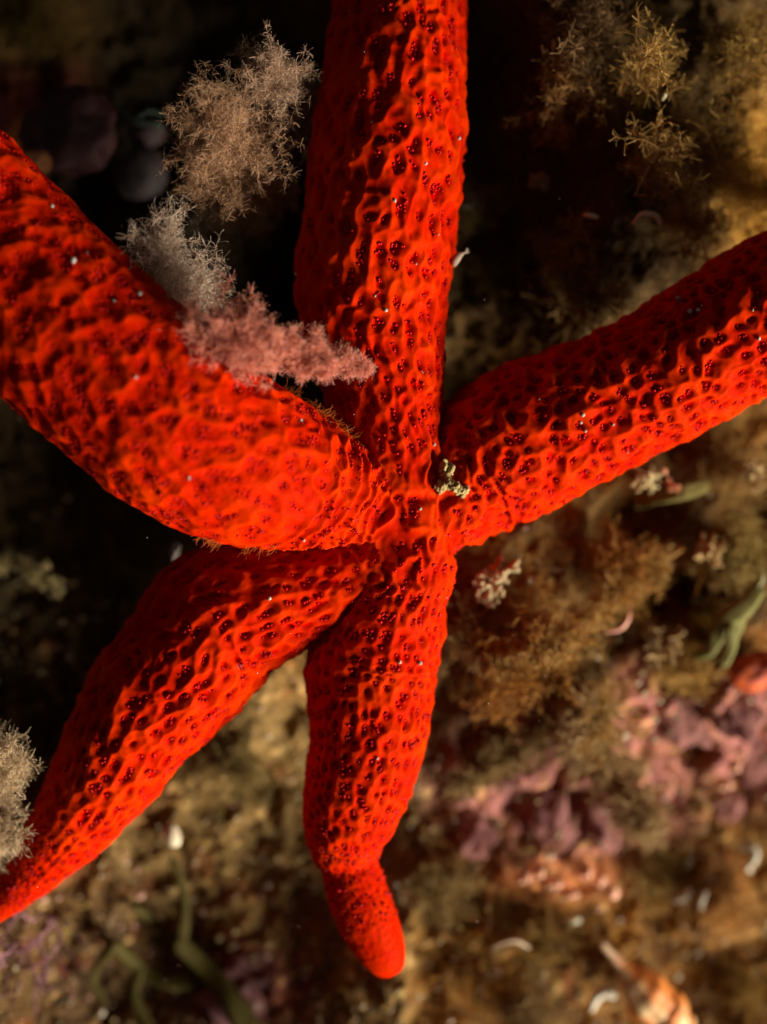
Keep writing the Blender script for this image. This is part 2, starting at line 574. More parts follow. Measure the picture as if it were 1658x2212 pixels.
H = np.zeros(nv)
PIT = np.zeros(nv)
WS = np.zeros(nv)
SMO = np.zeros(nv)
LEFTW = np.zeros(nv)
coords = {k: arm_coords(p, SV) for k, p in arm_path.items()}
dist = np.stack([coords[k][2] for k in ARMS], 1)
sall = np.stack([coords[k][0] for k in ARMS], 1)
wgt = np.exp(-9.0 * (dist - dist.min(1, keepdims=True)))
wx, wy, wz = SV.T
warp1 = fbm(wx * 2.2, wy * 2.2, wz * 2.2, 2, 101)
warp2 = fbm(wx * 2.2 + 9, wy * 2.2, wz * 2.2, 2, 107)
und = fbm(wx * 5.2, wy * 5.2, wz * 5.2, 2, 163)
rag = noise3(wx * 11, wy * 11, wz * 11, 113)
rag2 = noise3(wx * 24, wy * 24, wz * 24, 119)
dcen = np.array(W(DISC)[:3])
DD = np.linalg.norm((SV - dcen)[:, :2], axis=1)
DCELL = cells(wx / 0.27 + 0.35 * warp1 + 0.3 * wy, wy / 0.30 + 0.35 * warp2 + 5000, 100000, 777, 0.7)
for ai, k in enumerate(ARMS):
    s, ang, dr, seg, R = coords[k]
    w = wgt[:, ai]
    sel = np.where(w > 0.03)[0]
    n, asp, dep, plate, wide = LOOK[k]
    g = np.linspace(0, seg[-1], 500)
    rg = np.maximum(np.interp(g, seg, R), 0.3)
    if k == 'bottom':
        rg = np.maximum(rg, 0.45)
    U = np.concatenate([[0], np.cumsum((g[1] - g[0]) / (2 * math.pi * rg[:-1] / n * asp))])
    u = np.interp(s[sel], g, U) + 0.30 * warp1[sel]
    v = (ang[sel] / (2 * math.pi) + 0.5) * n + 0.30 * warp2[sel]
    f1, f2, cid = cells(u, v, n, 200 + ai, 0.78)
    dc = DD[sel]
    gd = 1 - sstep(0.40, 0.85, dc)
    df1, df2, dcid = DCELL
    f1 = f1 * (1 - gd) + df1[sel] * gd
    f2 = f2 * (1 - gd) + df2[sel] * gd
    cid = cid * (1 - gd) + dcid[sel] * gd
    mod = 0.70 + 0.6 * cid
    pit = sstep(0.42 * wide, 0.20 * wide, f1 / mod + 0.07 * rag[sel] + 0.05 * rag2[sel])
    bowl = sstep(0.44, 0.10, f1 / mod + 0.05 * rag[sel])
    lum = und[sel]
    crest = 1 - sstep(0.0, 0.55, f2 - f1)
    nodes = crest * sstep(0.45, 0.75, f1)
    h = plate * (0.40 * nodes + 0.30 * sstep(0.2, 0.7, f1) - 0.42 * bowl + 0.40 * warp1[sel] + 0.40 * warp2[sel] + 0.42 * lum) - dep * pit
    t = s[sel] / seg[-1]
    fade = np.ones(len(sel))
    if k == 'bottom':
        fade = 1 - 0.35 * sstep(0.735, 0.78, t) - 0.40 * sstep(0.76, 1.0, t)
        h = h * fade
        h += -0.10 * np.exp(-((s[sel] - 0.745 * seg[-1]) / 0.10) ** 2) * 0.6
    if k == 'left':
        fold = sstep(2.3, 1.5, s[sel]) * sstep(0.25, 0.6, s[sel])
        ph = s[sel] * 26 + 3.0 * warp1[sel] + 1.6 * np.sin(ang[sel] * 2.0 + warp2[sel] * 2)
        h = h * (1 - 0.6 * fold) + fold * 0.045 * (1 - np.abs(np.sin(ph * 0.5)) ** 0.8 * 2)
        LEFTW[sel] += w[sel]
    if k == 'right':
        fold = sstep(2.0, 0.7, s[sel])
        ph = s[sel] * 17 + 3.5 * warp1[sel]
        h = h + fold * 0.02 * np.sin(ph)
        h = h + 0.010 * np.sin(s[sel] * 13 + 4 * warp1[sel] + 1.5 * np.sin(3 * ang[sel]))
    if k == 'lower_left':
        h = h + 0.016 * np.sin(ang[sel] * 9 + 5 * warp1[sel]) * sstep(5.5, 3.5, s[sel])
    if k == 'top':
        h = h + 0.010 * np.sin(ang[sel] * 12 + 6 * warp1[sel])
    scale = np.clip(np.interp(s[sel], seg, R) / 0.9, 0.4, 1.05)
    H[sel] += w[sel] * h * scale
    PIT[sel] += w[sel] * pit * fade
    WS[sel] += w[sel]
H /= np.maximum(WS, 1e-6)
PIT /= np.maximum(WS, 1e-6)
H += 0.004 * rag + 0.001 * rag2
disc_w = 1 - sstep(0.7, 1.5, DD)
rump = 1 - np.abs(fbm(wx * 3.6 + 0.8 * warp1, wy * 2.2, wz * 2.5, 2, 151)) * 2.2
H += disc_w * 0.055 * np.clip(rump, -0.6, 1)
# creases where two arms meet
ds = np.sort(dist, 1)
near = sall.min(1)
crease = np.exp(-((ds[:, 1] - ds[:, 0]) / 0.06) ** 2) * (ds[:, 1] < 1.5)
H -= 0.05 * crease * sstep(0.9, 1.6, DD)
SVD = SV + SN * H[:, None]
CREST = np.clip(PIT, 0, 1)
mott = fbm(wx * 3, wy * 3, wz * 3, 3, 131)
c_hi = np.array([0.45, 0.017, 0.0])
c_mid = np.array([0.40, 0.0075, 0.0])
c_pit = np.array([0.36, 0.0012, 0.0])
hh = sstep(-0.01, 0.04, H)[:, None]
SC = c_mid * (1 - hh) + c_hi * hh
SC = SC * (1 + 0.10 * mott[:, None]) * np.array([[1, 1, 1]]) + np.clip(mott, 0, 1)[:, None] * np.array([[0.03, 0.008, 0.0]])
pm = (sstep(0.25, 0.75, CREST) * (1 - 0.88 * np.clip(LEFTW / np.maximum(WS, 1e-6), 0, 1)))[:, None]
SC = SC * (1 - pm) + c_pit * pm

star = empty('sea_star', (0, 0, -2.6), 'large bright red sea star with five pitted arms sprawled over the reef', 'sea star')
OFF = np.array([0, 0, 2.6])
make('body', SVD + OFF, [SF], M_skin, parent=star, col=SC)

# little finger-like papulae standing in the pits
face_up = SN[:, 2] > -0.35
sx, sy = survey(SVD[:, 0], SVD[:, 1], SVD[:, 2])
inview = (sx > -60) & (sx < 1720) & (sy > -60) & (sy < 2280)
cand = np.where((CREST > 0.45) & face_up & inview)[0]
key = np.floor(SVD[cand] / 0.062).astype(np.int64)
hk = (key[:, 0] * 73856093) ^ (key[:, 1] * 19349663) ^ (key[:, 2] * 83492791)
perm = rng.permutation(len(cand))
_, idx = np.unique(hk[perm], return_index=True)
bi = cand[perm[idx]]
bi = bi[rng.random(len(bi)) < 0.50]
lf = np.clip(LEFTW[bi] / np.maximum(WS[bi], 1e-6), 0, 1)
bs = rng.uniform(0.016, 0.030, len(bi)) * (1 - 0.1 * lf)
bp_ = SVD[bi] + SN[bi] * (bs * (0.35 - 0.25 * lf))[:, None]
A = norm(np.cross(SN[bi], [0.3, 0.5, 0.8]))
B = np.cross(SN[bi], A)
axes = np.stack([A, B, SN[bi]], 1)
BV, BF = scatter_shape(ICO1, bp_, bs, axis=axes, stretch=np.stack([np.ones(len(bi)), np.ones(len(bi)), rng.uniform(0.9, 1.7, len(bi)) * (1 - 0.4 * lf)], 1))
print('beads', len(bi))
BC = np.repeat(np.stack([rng.uniform(0.28, 0.46, len(bi)), rng.uniform(0.0005, 0.002, len(bi)), np.full(len(bi), 0.0003)], 1), len(ICO1[0]), 0)
make('papulae', BV + OFF, BF, M_bead, parent=star, col=BC, kind='stuff')

# pale orange hair-like feet fringing the raised left arm
def surface_at(px, py, tol=5):
    m = np.where((np.abs(sx - px) < tol) & (np.abs(sy - py) < tol))[0]
    if len(m) == 0:
        return None
    return m[np.argmax(SVD[m, 2])]
# vertices of the silhouette in two stretches
isleft = LEFTW / np.maximum(WS, 1e-6) > 0.6
def silhouette(cond, n, jitter):
    c = np.where(isleft & cond & (SN[:, 2] < 0.25) & (SN[:, 2] > -0.45))[0]
    return rng.choice(c, min(n, len(c)), replace=False) if len(c) else c
f1i = silhouette((sx > 600) & (sx < 780) & (sy < 1000) & (sy > 780), 260, 1)
f2i = silhouette((sx > 430) & (sx < 610) & (sy > 1150) & (sy < 1240), 240, 1)
fi = np.concatenate([f1i, f2i])
if len(fi):
    patch = noise3(SVD[fi, 0] * 2.5, SVD[fi, 1] * 2.5, SVD[fi, 2] * 2.5, 141) > 0.0
    fi = fi[patch]
    tang = norm(np.cross(SN[fi], [0, 0, 1.0]))
    V, F, _, ids, al = strands(SVD[fi], SN[fi] * 0.7 + tang * 0.6 + rng.normal(size=(len(fi), 3)) * 0.15, rng.uniform(0.08, 0.20, len(fi)), 0.0045, 4, 0.35, seed=5)
    make('tube_feet', V + OFF, [F], M_fluff, parent=star, col=const(len(V), (0.55, 0.12, 0.01)), kind='stuff')

# ------------------------------------------------------------------ algae
def bush(name, base, spine, spread, n1, n2, n3, l1, l2, l3, r, tips, c_in, c_out, seed, mat=None, bead=0.13, flat=1.0, fwd=0.7):
    """A branching fluffy alga: spine points (k,3), primaries off the spine, secondaries, fine tips with pale end buds."""
    r_ = np.random.default_rng(seed)
    sp = spline(spine, 40)
    T = norm(np.gradient(sp, axis=0))
    parts, cols = [], []
    V, F = tube(sp, np.linspace(r * 5, r * 1.5, 40), 6)
    parts.append((V, F))
    cols.append(const(len(V), c_in))
    k = r_.integers(3, 40, n1)
    d = norm(T[k] * fwd + r_.normal(size=(n1, 3)) * [1, 1, flat])
    spr = spread(k / 39.0)
    V, F, C, ids, al = strands(sp[k], d, l1 * spr * r_.uniform(0.6, 1.1, n1), r * 2.2, 6, 0.20, 3, 0.6, seed=seed + 1)
    parts.append((V, [F])); cols.append(const(len(V), c_in))
    # secondaries
    a = r_.integers(0, n1, n1 * n2)
    b = r_.integers(1, 7, n1 * n2)
    st = C[a, b]
    dd = norm(C[a, b] - C[a, b - 1])
    dd = norm(dd * 0.6 + norm(r_.normal(size=dd.shape)) * [1, 1, flat])
    V, F, C2, ids, al = strands(st, dd, l2 * spr[a] * r_.uniform(0.5, 1.2, len(a)), r * 1.3, 4, 0.28, 2, 0.7, seed=seed + 2)
    w = r_.uniform(0, 1, len(a))[ids]
    parts.append((V, [F])); cols.append(const(len(V), c_in) * (1 - w[:, None] * 0.6) + const(len(V), c_out) * w[:, None] * 0.6)
    # tertiaries
    a2 = r_.integers(0, len(a), len(a) * n3)
    b2 = r_.integers(1, 5, len(a2))
    st = C2[a2, b2]
    dd = norm(C2[a2, b2] - C2[a2, b2 - 1])
    dd = norm(dd * 0.5 + norm(r_.normal(size=dd.shape)) * [1, 1, flat])
    V, F, C3, ids, al = strands(st, dd, l3 * r_.uniform(0.5, 1.3, len(a2)), r, 3, 0.35, 2, 0.8, seed=seed + 3)
    w = (al * 0.6 + 0.4 * r_.uniform(0, 1, len(a2))[ids])[:, None]
    parts.append((V, [F])); cols.append(const(len(V), c_in) * (1 - w) + const(len(V), c_out) * w)
    body = join(parts)
    root = empty(name, base, tips['label'], tips['cat'], tips.get('group'))
    off = np.asarray(base)
    make('branches', body[0] - off, body[1], mat or M_fluff, parent=root, col=np.vstack(cols), kind='stuff')
    if bead:
        m = r_.random(len(a2)) < bead
        e = C3[m, -1]
        V, F = scatter_shape(OCT, e, r_.uniform(1.2, 3.2, len(e)) * r)
        make('buds', V - off, F, M_fluff, parent=root, col=const(len(V), np.minimum(np.asarray(c_out) * 1.15, 0.85)), kind='stuff')
    return root

# fluffy beige tuft, upper left: two lobes
zz = -1.6
bush('fluffy_alga', P(600, 420, -3.5), [P(560, 430, -2.2), P(520, 370, -1.2), P(490, 320, -0.4), P(500, 270, 0.1)], lambda t: 0.9 + 0 * t,
     230, 11, 15, 1.05, 0.30, 0.10, 0.0023, dict(label='big fluffy beige alga puff between the top arm and the left arm', cat='alga', group='fluffy beige algae'),
     (0.33, 0.165, 0.075), (0.52, 0.33, 0.20), 1000)
bush('fluffy_alga', P(640, 260, -3.5), [P(625, 260, -2.0), P(605, 220, -1.0), P(595, 185, -0.3), P(590, 150, 0.0)], lambda t: 0.85 + 0 * t,
     120, 10, 17, 0.76, 0.26, 0.10, 0.0023, dict(label='smaller fluffy grey-beige alga puff at the upper end of the big one', cat='alga', group='fluffy beige algae'),
     (0.32, 0.18, 0.10), (0.53, 0.37, 0.26), 1100)
# left edge tufts
bush('fluffy_alga', P(-60, 1700, -3), [P(-70, 1700, -2.2), P(-40, 1680, -1.4), P(-10, 1665, -0.9), P(20, 1655, -0.6)], lambda t: 0.8 + 0 * t,
     100, 9, 14, 0.62, 0.3, 0.14, 0.0036, dict(label='pale fluffy alga tuft at the left edge over the lower left arm, upper of two', cat='alga', group='fluffy beige algae'),
     (0.34, 0.21, 0.10), (0.72, 0.56, 0.36), 1200)
bush('fluffy_alga', P(-70, 1860, -3), [P(-70, 1850, -2.2), P(-50, 1830, -1.4), P(-25, 1810, -0.9), P(0, 1800, -0.7)], lambda t: 0.8 + 0 * t,
     70, 9, 14, 0.55, 0.26, 0.13, 0.0036, dict(label='pale fluffy alga tuft at the left edge beside the arm tip, lower of two', cat='alga', group='fluffy beige algae'),
     (0.32, 0.20, 0.10), (0.68, 0.53, 0.34), 1300)
# pink plume in front of the arm gap
bush('plume_alga', P(350, 720, -1.5), [P(385, 750, 0.3), P(440, 725, 1.0), P(520, 730, 1.25), P(610, 755, 1.2), P(700, 778, 0.9), P(785, 792, 0.7)], lambda t: 1.25 - 1.12 * t ** 0.75,
     170, 10, 15, 0.98, 0.26, 0.11, 0.0032, dict(label='pink feathery alga plume pointing from the left arm across the top arm', cat='alga'),
     (0.60, 0.17, 0.09), (0.74, 0.36, 0.27), 1400, bead=0.06, fwd=1.5)
bush('fluffy_alga', P(380, 660, -3), [P(400, 690, -0.8), P(385, 640, 0.0), P(365, 590, 0.4), P(350, 545, 0.5)], lambda t: 0.8 + 0.2 * t,
     100, 9, 16, 0.72, 0.30, 0.14, 0.0030, dict(label='greyish mauve fluffy alga rising behind the edge of the left arm', cat='alga', group='fluffy beige algae'),
     (0.40, 0.25, 0.17), (0.66, 0.54, 0.42), 1500)
bush('fluffy_alga', P(460, 640, -3), [P(450, 660, -2.0), P(455, 600, -1.5), P(445, 530, -1.3), P(440, 480, -1.2)], lambda t: 0.5 + 0 * t,
     26, 8, 6, 0.5, 0.24, 0.12, 0.005, dict(label='thin sparse alga sprig below the big beige puff', cat='alga', group='fluffy beige algae'),
     (0.22, 0.15, 0.11), (0.5, 0.42, 0.33), 1600)
# dim golden feather at the left
bush('feather_alga', P(-40, 1240, -4), [P(-40, 1230, -3.6), P(30, 1215, -3.3), P(90, 1245, -3.2), P(130, 1295, -3.2)], lambda t: 0.5 + 0 * t,
     26, 7, 5, 0.45, 0.2, 0.10, 0.0048, dict(label='dim golden feathery alga in the dark hollow below the left arm', cat='alga'),
     (0.30, 0.20, 0.06), (0.6, 0.5, 0.25), 1700, bead=0.3)

# brown turf bushes on the right and below
TURF = [
    # px, py, height, size, count, colour in, colour out, label
    (1640, 420, 1.3, 1.0, 60, (0.30, 0.18, 0.04), (0.50, 0.34, 0.10), 'golden brown alga bush at the right edge above the right arm'),
    (1500, 300, 0.9, 1.1, 45, (0.22, 0.15, 0.06), (0.44, 0.31, 0.13), 'dull brown alga bush left of the golden one'),
    (1260, 110, 1.0, 1.0, 45, (0.10, 0.065, 0.035), (0.25, 0.17, 0.10), 'dark feathery brown alga bush near the top, right of the top arm'),
    (1300, 640, 1.0, 0.9, 40, (0.13, 0.09, 0.04), (0.30, 0.21, 0.09), 'brown alga bush just above the middle of the right arm'),
    (1520, 510, 1.2, 0.85, 50, (0.20, 0.13, 0.05), (0.48, 0.34, 0.17), 'tan curly alga bush above the outer right arm'),
    (1060, 420, 0.6, 0.8, 30, (0.18, 0.14, 0.06), (0.38, 0.28, 0.13), 'dim olive alga bush close beside the top arm'),
    (1330, 1250, 1.2, 0.85, 60, (0.26, 0.13, 0.035), (0.42, 0.24, 0.08), 'orange-brown alga bush below the right arm, beside the dark hole'),
    (1180, 1370, 0.9, 1.1, 60, (0.24, 0.12, 0.03), (0.36, 0.21, 0.07), 'brown alga bush between the pale nubs and the pink crust'),
    (1100, 1480, 0.9, 1.1, 60, (0.26, 0.12, 0.03), (0.38, 0.22, 0.07), 'rusty brown alga bush right of the bottom arm'),
    (1270, 1530, 0.9, 0.9, 50, (0.24, 0.14, 0.04), (0.38, 0.25, 0.09), 'ochre alga bush at the upper rim of the pink crust'),
    (1560, 1000, 0.9, 0.9, 40, (0.20, 0.13, 0.05), (0.42, 0.29, 0.13), 'tan alga bush under the outer right arm'),
    (1440, 1420, 0.9, 0.7, 40, (0.28, 0.18, 0.06), (0.5, 0.36, 0.16), 'speckled tan alga bush below the red hole'),
    (1040, 1330, 0.6, 0.8, 35, (0.16, 0.11, 0.05), (0.34, 0.25, 0.13), 'grey-brown alga bush close beside the base of the bottom arm'),
    (1590, 1200, 0.9, 0.8, 40, (0.16, 0.12, 0.04), (0.30, 0.25, 0.10), 'olive alga bush above the green blades'),
    (1570, 1950, 0.6, 0.9, 40, (0.30, 0.17, 0.06), (0.48, 0.3, 0.13), 'amber alga bush near the lower right edge'),
    (1160, 2010, 0.5, 0.9, 35, (0.19, 0.13, 0.05), (0.34, 0.25, 0.11), 'olive alga bush below the row of pink knobs'),
    (960, 1890, 0.4, 0.8, 30, (0.18, 0.13, 0.06), (0.32, 0.25, 0.13), 'dull alga bush right of the bend in the bottom arm'),
    (1440, 1860, 0.5, 0.7, 30, (0.20, 0.14, 0.05), (0.36, 0.27, 0.12), 'olive alga bush between the pink crust and the white worm tubes'),
    (1130, 2170, 0.4, 0.8, 30, (0.15, 0.10, 0.05), (0.30, 0.22, 0.12), 'dark brown alga bush at the bottom edge left of the shell'),
    (1600, 2130, 0.5, 0.8, 30, (0.20, 0.13, 0.04), (0.36, 0.25, 0.09), 'brown alga bush in the lower right corner'),
    (520, 1640, 0.4, 0.9, 30, (0.16, 0.13, 0.06), (0.26, 0.21, 0.11), 'olive alga bush in the gap between the two lower arms'),
    (1190, 260, 2.0, 0.8, 26, (0.22, 0.14, 0.06), (0.46, 0.32, 0.15), 'dim tall brown alga bush in the dark beside the upper top arm'),  # this bush and its neighbours stand in shadow; tints lightened to offset it
    (1390, 180, 1.8, 0.8, 26, (0.22, 0.14, 0.05), (0.44, 0.30, 0.12), 'brown alga bush round the tiny pale yellow sliver'),
    (1390, 400, 1.9, 0.8, 26, (0.26, 0.17, 0.07), (0.52, 0.36, 0.16), 'tangled brown alga bush behind the thin arched worm tube'),
    (1190, 560, 1.5, 0.8, 26, (0.20, 0.15, 0.06), (0.40, 0.30, 0.13), 'dark olive alga bush in the corner between top and right arms'),
    (1560, 120, 1.4, 0.9, 30, (0.16, 0.10, 0.03), (0.30, 0.20, 0.06), 'golden brown alga bush in the upper right corner'),
    (90, 90, 0.8, 0.9, 35, (0.12, 0.08, 0.025), (0.24, 0.17, 0.06), 'dim golden alga bush in the upper left corner'),
]
for i, (px, py, ht, size, n, ci, co, lab) in enumerate(TURF):
    b = on_reef(px, py, -0.1)
    ci, co = np.array(ci) * [1.15, 0.95, 0.6], np.array(co) * [1.1, 0.95, 0.65]
    tilt = np.array([random.uniform(-.4, .4), random.uniform(-.4, .4), 0])
    spn = [b, b + [0, 0, ht * 0.4] + tilt * 0.3, b + [0, 0, ht * 0.8] + tilt * 0.8]
    bush('turf_bush', b, spn, lambda t: 0.9 + 0 * t, n, 7, 6, 0.85 * size, 0.36 * size, 0.15, 0.0062, dict(label=lab, cat='alga', group='brown algae bushes on the reef'), ci, co, 2000 + 10 * i, mat=M_turf, bead=0.04)

# long brown frond hanging over the pink crust
def frond(px_pts, lift, wid, n, name, lab, ci, co, seed, r=0.009):
    sp = [on_reef(a, b, lift) for a, b in px_pts]
    return bush(name, sp[0], sp, lambda t: 0.6 + 0.5 * np.sin(t * 3.0), n, 8, 6, wid, wid * 0.5, 0.13, r, dict(label=lab, cat='alga'), ci, co, seed, mat=M_turf, bead=0.05, flat=0.5)
frond([(1230, 1480), (1270, 1560), (1310, 1650), (1370, 1740), (1400, 1800)], 0.9, 0.55, 110, 'brown_frond', 'long feathery brown frond hanging down over the pink crust', (0.27, 0.16, 0.06), (0.42, 0.28, 0.13), 3000)
frond([(1480, 1180), (1380, 1250), (1270, 1340), (1160, 1400), (1060, 1440)], 0.8, 0.35, 80, 'brown_frond', 'slender rust brown frond slanting down left from the dark hole', (0.28, 0.14, 0.03), (0.40, 0.24, 0.07), 3100)
frond([(1180, 1560), (1110, 1610), (1040, 1650), (990, 1700)], 0.5, 0.4, 60, 'brown_frond', 'dark brown frond creeping towards the bottom arm above the pink crust', (0.18, 0.11, 0.035), (0.32, 0.21, 0.08), 3200)

# loose turf everywhere on the reef
def turf_cover(n, seed):
    r_ = np.random.default_rng(seed)
    x = r_.uniform(-7.2, 7.2, n)
    y = r_.uniform(-9.2, 9.2, n)
    px, py = survey(x, y, np.full(n, -4.0))
    dens = 0.5 + 0.6 * fbm(x * 0.9, y * 0.9, x * 0 + 4.4, 3, 151)
    pk = np.maximum.reduce([blob2(px, py, 1230, 1700, 260, 130), blob2(px, py, 1600, 1600, 90, 150), blob2(px, py, 1440, 1520, 80, 70)])
    keep = r_.random(n) < np.clip(dens, 0.05, 1) * (1 - pk) * (1 - 0.85 * blob2(px, py, 330, 420, 420, 480))
    x, y = x[keep], y[keep]
    z = reef_z(x, y) - 0.03
    st = np.stack([x, y, z], 1)
    d = np.array([0, 0, 1.0]) + r_.normal(size=st.shape) * 0.7
    lng = 1 + 0.9 * sstep(850, 1050, survey(x, y, z)[0])
    V, F, C, ids, al = strands(st, d, r_.uniform(0.10, 0.36, len(x)) * lng, r_.uniform(0.004, 0.011, len(x)), 3, 0.5, 2, 0.5, seed=seed)
    base = reef_colour(x, y, z)
    k = r_.uniform(0.8, 2.0, len(x))
    warm = np.array([[1.15, 0.97, 0.7]])
    C_ = np.clip(base * warm * k[:, None], 0.01, 0.5)[ids]
    return V, F, C_
V, F, C_ = turf_cover(62000, 400)
make('algal_turf', V, [F], M_turf, col=C_, kind='stuff', label='short brown turf of fine algae covering the reef rock')
print('turf', len(F))

# grit and shell sand caught in the turf
n = 5200
x = rng.uniform(-6.5, 6.5, n); y = rng.uniform(-8.8, 2.0, n)
px, py = survey(x, y, np.full(n, -4.0))
keep = rng.random(n) < sstep(900, 1900, py) * 0.9 + 0.08
x, y = x[keep], y[keep]
z = reef_z(x, y) + rng.uniform(0.0, 0.18, len(x))
sc = 0.014 + 0.05 * rng.random(len(x)) ** 3
V, F = scatter_shape(ICO1, np.stack([x, y, z], 1), sc, stretch=rng.uniform(0.5, 1.5, (len(x), 3)))
pal = np.array([[0.30, 0.22, 0.11], [0.42, 0.34, 0.22], [0.20, 0.12, 0.05], [0.40, 0.22, 0.16], [0.55, 0.48, 0.36], [0.14, 0.10, 0.05]])
cc = pal[rng.choice(6, len(x), p=[.3, .15, .25, .1, .05, .15])]
make('shell_grit', V, F, M_crust, col=np.repeat(cc, len(ICO1[0]), 0), kind='stuff', label='pale grit and broken shell caught in the turf')

# ------------------------------------------------------------------ lumps, crusts, shells
def lump(name, c, rad, rotz, label, cat, colour, seed, amp=0.18, freq=2.0, mat=None, sub=ICO4, group=None, c2=None, tiltx=0.0, parent=None):
    V0, F0 = sub
    V = V0 * (1 + amp * fbm(V0[:, 0] * freq + seed, V0[:, 1] * freq, V0[:, 2] * freq, 3, seed))[:, None]
    V = V * np.asarray(rad)[None]
    cz, sz = math.cos(rotz), math.sin(rotz)
    V = V @ np.array([[cz, sz, 0], [-sz, cz, 0], [0, 0, 1.0]])
    w = sstep(-0.1, 0.5, fbm(V0[:, 0] * 3 + seed, V0[:, 1] * 3, V0[:, 2] * 3, 3, seed + 5))[:, None]
    C = const(len(V), colour) * (1 - w) + const(len(V), c2 if c2 is not None else np.asarray(colour) * 0.6) * w
    o = make(name, V, [F0], mat or M_crust, col=C, parent=parent)
    o.location = tuple(np.asarray(c) * CM)
    if parent is None:
        thing(o, label, cat, group)
    return o

lump('pebble', on_reef(372, 1805, 0.75), (0.13, 0.20, 0.12), 0.35, 'small smooth cream white pebble between the two lower arms', 'pebble', (0.60, 0.50, 0.34), 3, 0.08, 1.2, M_shell, c2=(0.5, 0.42, 0.28))
lump('sea_squirt', on_reef(300, 375, 0.9), (0.45, 0.42, 0.32), 0.2, 'dim grey-mauve rounded sea squirt left of the big beige puff, lower of two', 'sea squirt', (0.07, 0.05, 0.05), 5, 0.08, 1.2, M_sponge, group='dim rounded sea squirts')
lump('sea_squirt', on_reef(318, 285, 1.0), (0.30, 0.26, 0.25), -0.3, 'small pinkish grey sea squirt left of the big beige puff, upper of two', 'sea squirt', (0.10, 0.06, 0.06), 6, 0.10, 1.2, M_sponge, group='dim rounded sea squirts')
lump('red_sponge', on_reef(1630, 1450, 0.45), (0.42, 0.30, 0.28), 0.3, 'orange-red sponge lump at the right edge below the green blades', 'sponge', (0.55, 0.09, 0.015), 7, 0.2, 1.6, M_sponge, c2=(0.25, 0.03, 0.01))
lump('red_sponge', on_reef(1455, 1300, 0.45), (0.30, 0.28, 0.2), 0.1, 'dark red sponge sunk in the hole below the right arm', 'sponge', (0.13, 0.012, 0.012), 8, 0.2, 1.6, M_sponge)
lump('purple_sponge', on_reef(150, 290, 1.6), (0.75, 0.6, 0.45), 0.5, 'dull wine-red encrusting sponge in the upper left corner', 'sponge', (0.05, 0.012, 0.012), 9, 0.25, 1.6, M_sponge, c2=(0.03, 0.01, 0.01))
lump('orange_sponge', on_reef(70, 350, 2.0), (0.30, 0.20, 0.2), 0.0, 'small brownish orange sponge just above the left arm', 'sponge', (0.30, 0.10, 0.025), 10, 0.3, 2.0, M_sponge)
lump('mauve_crust', on_reef(530, 2130, 0.02), (0.70, 0.50, 0.14), 0.4, 'flat mauve coralline crust at the bottom edge', 'crust', (0.15, 0.06, 0.06), 11, 0.6, 1.6)
lump('pale_spur', P(378, 1192, -2.4), (0.07, 0.15, 0.08), -0.3, 'small pale pointed spur sticking out where left arms part', 'crust', (0.45, 0.38, 0.32), 12, 0.3, 1.6)

# knobs of pink coralline
knobs = [(1080, 1690, .30), (1190, 1780, .32), (1300, 1790, .26), (1030, 1800, .26),
         (1440, 1480, .26), (1470, 1560, .34), (1600, 1540, .32), (1625, 1640, .34), (1575, 1740, .24)]
for i, (px, py, r) in enumerate(knobs):
    where = 'in the patch at the right edge' if px > 1540 else ('in the small patch under the hanging algae' if px > 1340 and py < 1660 else 'in the large patch below the brown frond')
    side = ['upper', 'lower', 'rightmost', 'leftmost', 'upper', 'lower', 'upper', 'middle', 'lower'][i]
    lump('coralline_nodule', on_reef(px, py, 0.08), (r * random.uniform(1.0, 1.7), r * random.uniform(.8, 1.2), r * .38), random.uniform(0, 3), f'{side} dusky pink coralline nodule {where}', 'coralline alga',
         (0.27, 0.105, 0.085), 20 + i, 0.45, 1.5, group='pink coralline nodules', c2=(0.18, 0.06, 0.06))
# row of pale salmon stubs
for i, (px, py, a) in enumerate([(1135, 1890, 1.2), (1165, 1880, 1.3), (1200, 1905, 0.6), (1235, 1930, 0.0), (1268, 1880, 1.3), (1300, 1900, 1.9), (1325, 1925, 1.9), (1395, 1770, 0.8), (1570, 1690, 1.0), (1590, 1650, 1.4)]):
    c = on_reef(px, py, 0.42)
    sp = np.array([c + [-math.cos(a) * .14, -math.sin(a) * .14, -.2], c, c + [math.cos(a) * .12, math.sin(a) * -.12, .05]])
    p = spline(sp, 12)
    V, F = tube(p, 0.075 * np.sin(np.linspace(0.5, 2.9, 12)) + 0.02, 10)
    o = make('coralline_stub', V, F, M_crust, col=const(len(V), (0.68, 0.34, 0.22)))
    thing(o, ['first', 'second', 'third', 'fourth, lying flat', 'fifth', 'sixth', 'seventh and last'][i] + ' salmon stub in the row under the pink crust' if i < 7 else ['pale salmon stub beside the tip of the hanging frond', 'lower pale stub in the pink patch at the right edge', 'upper pale stub in the pink patch at the right edge'][i - 7], 'coralline alga', 'pale salmon coralline stubs')

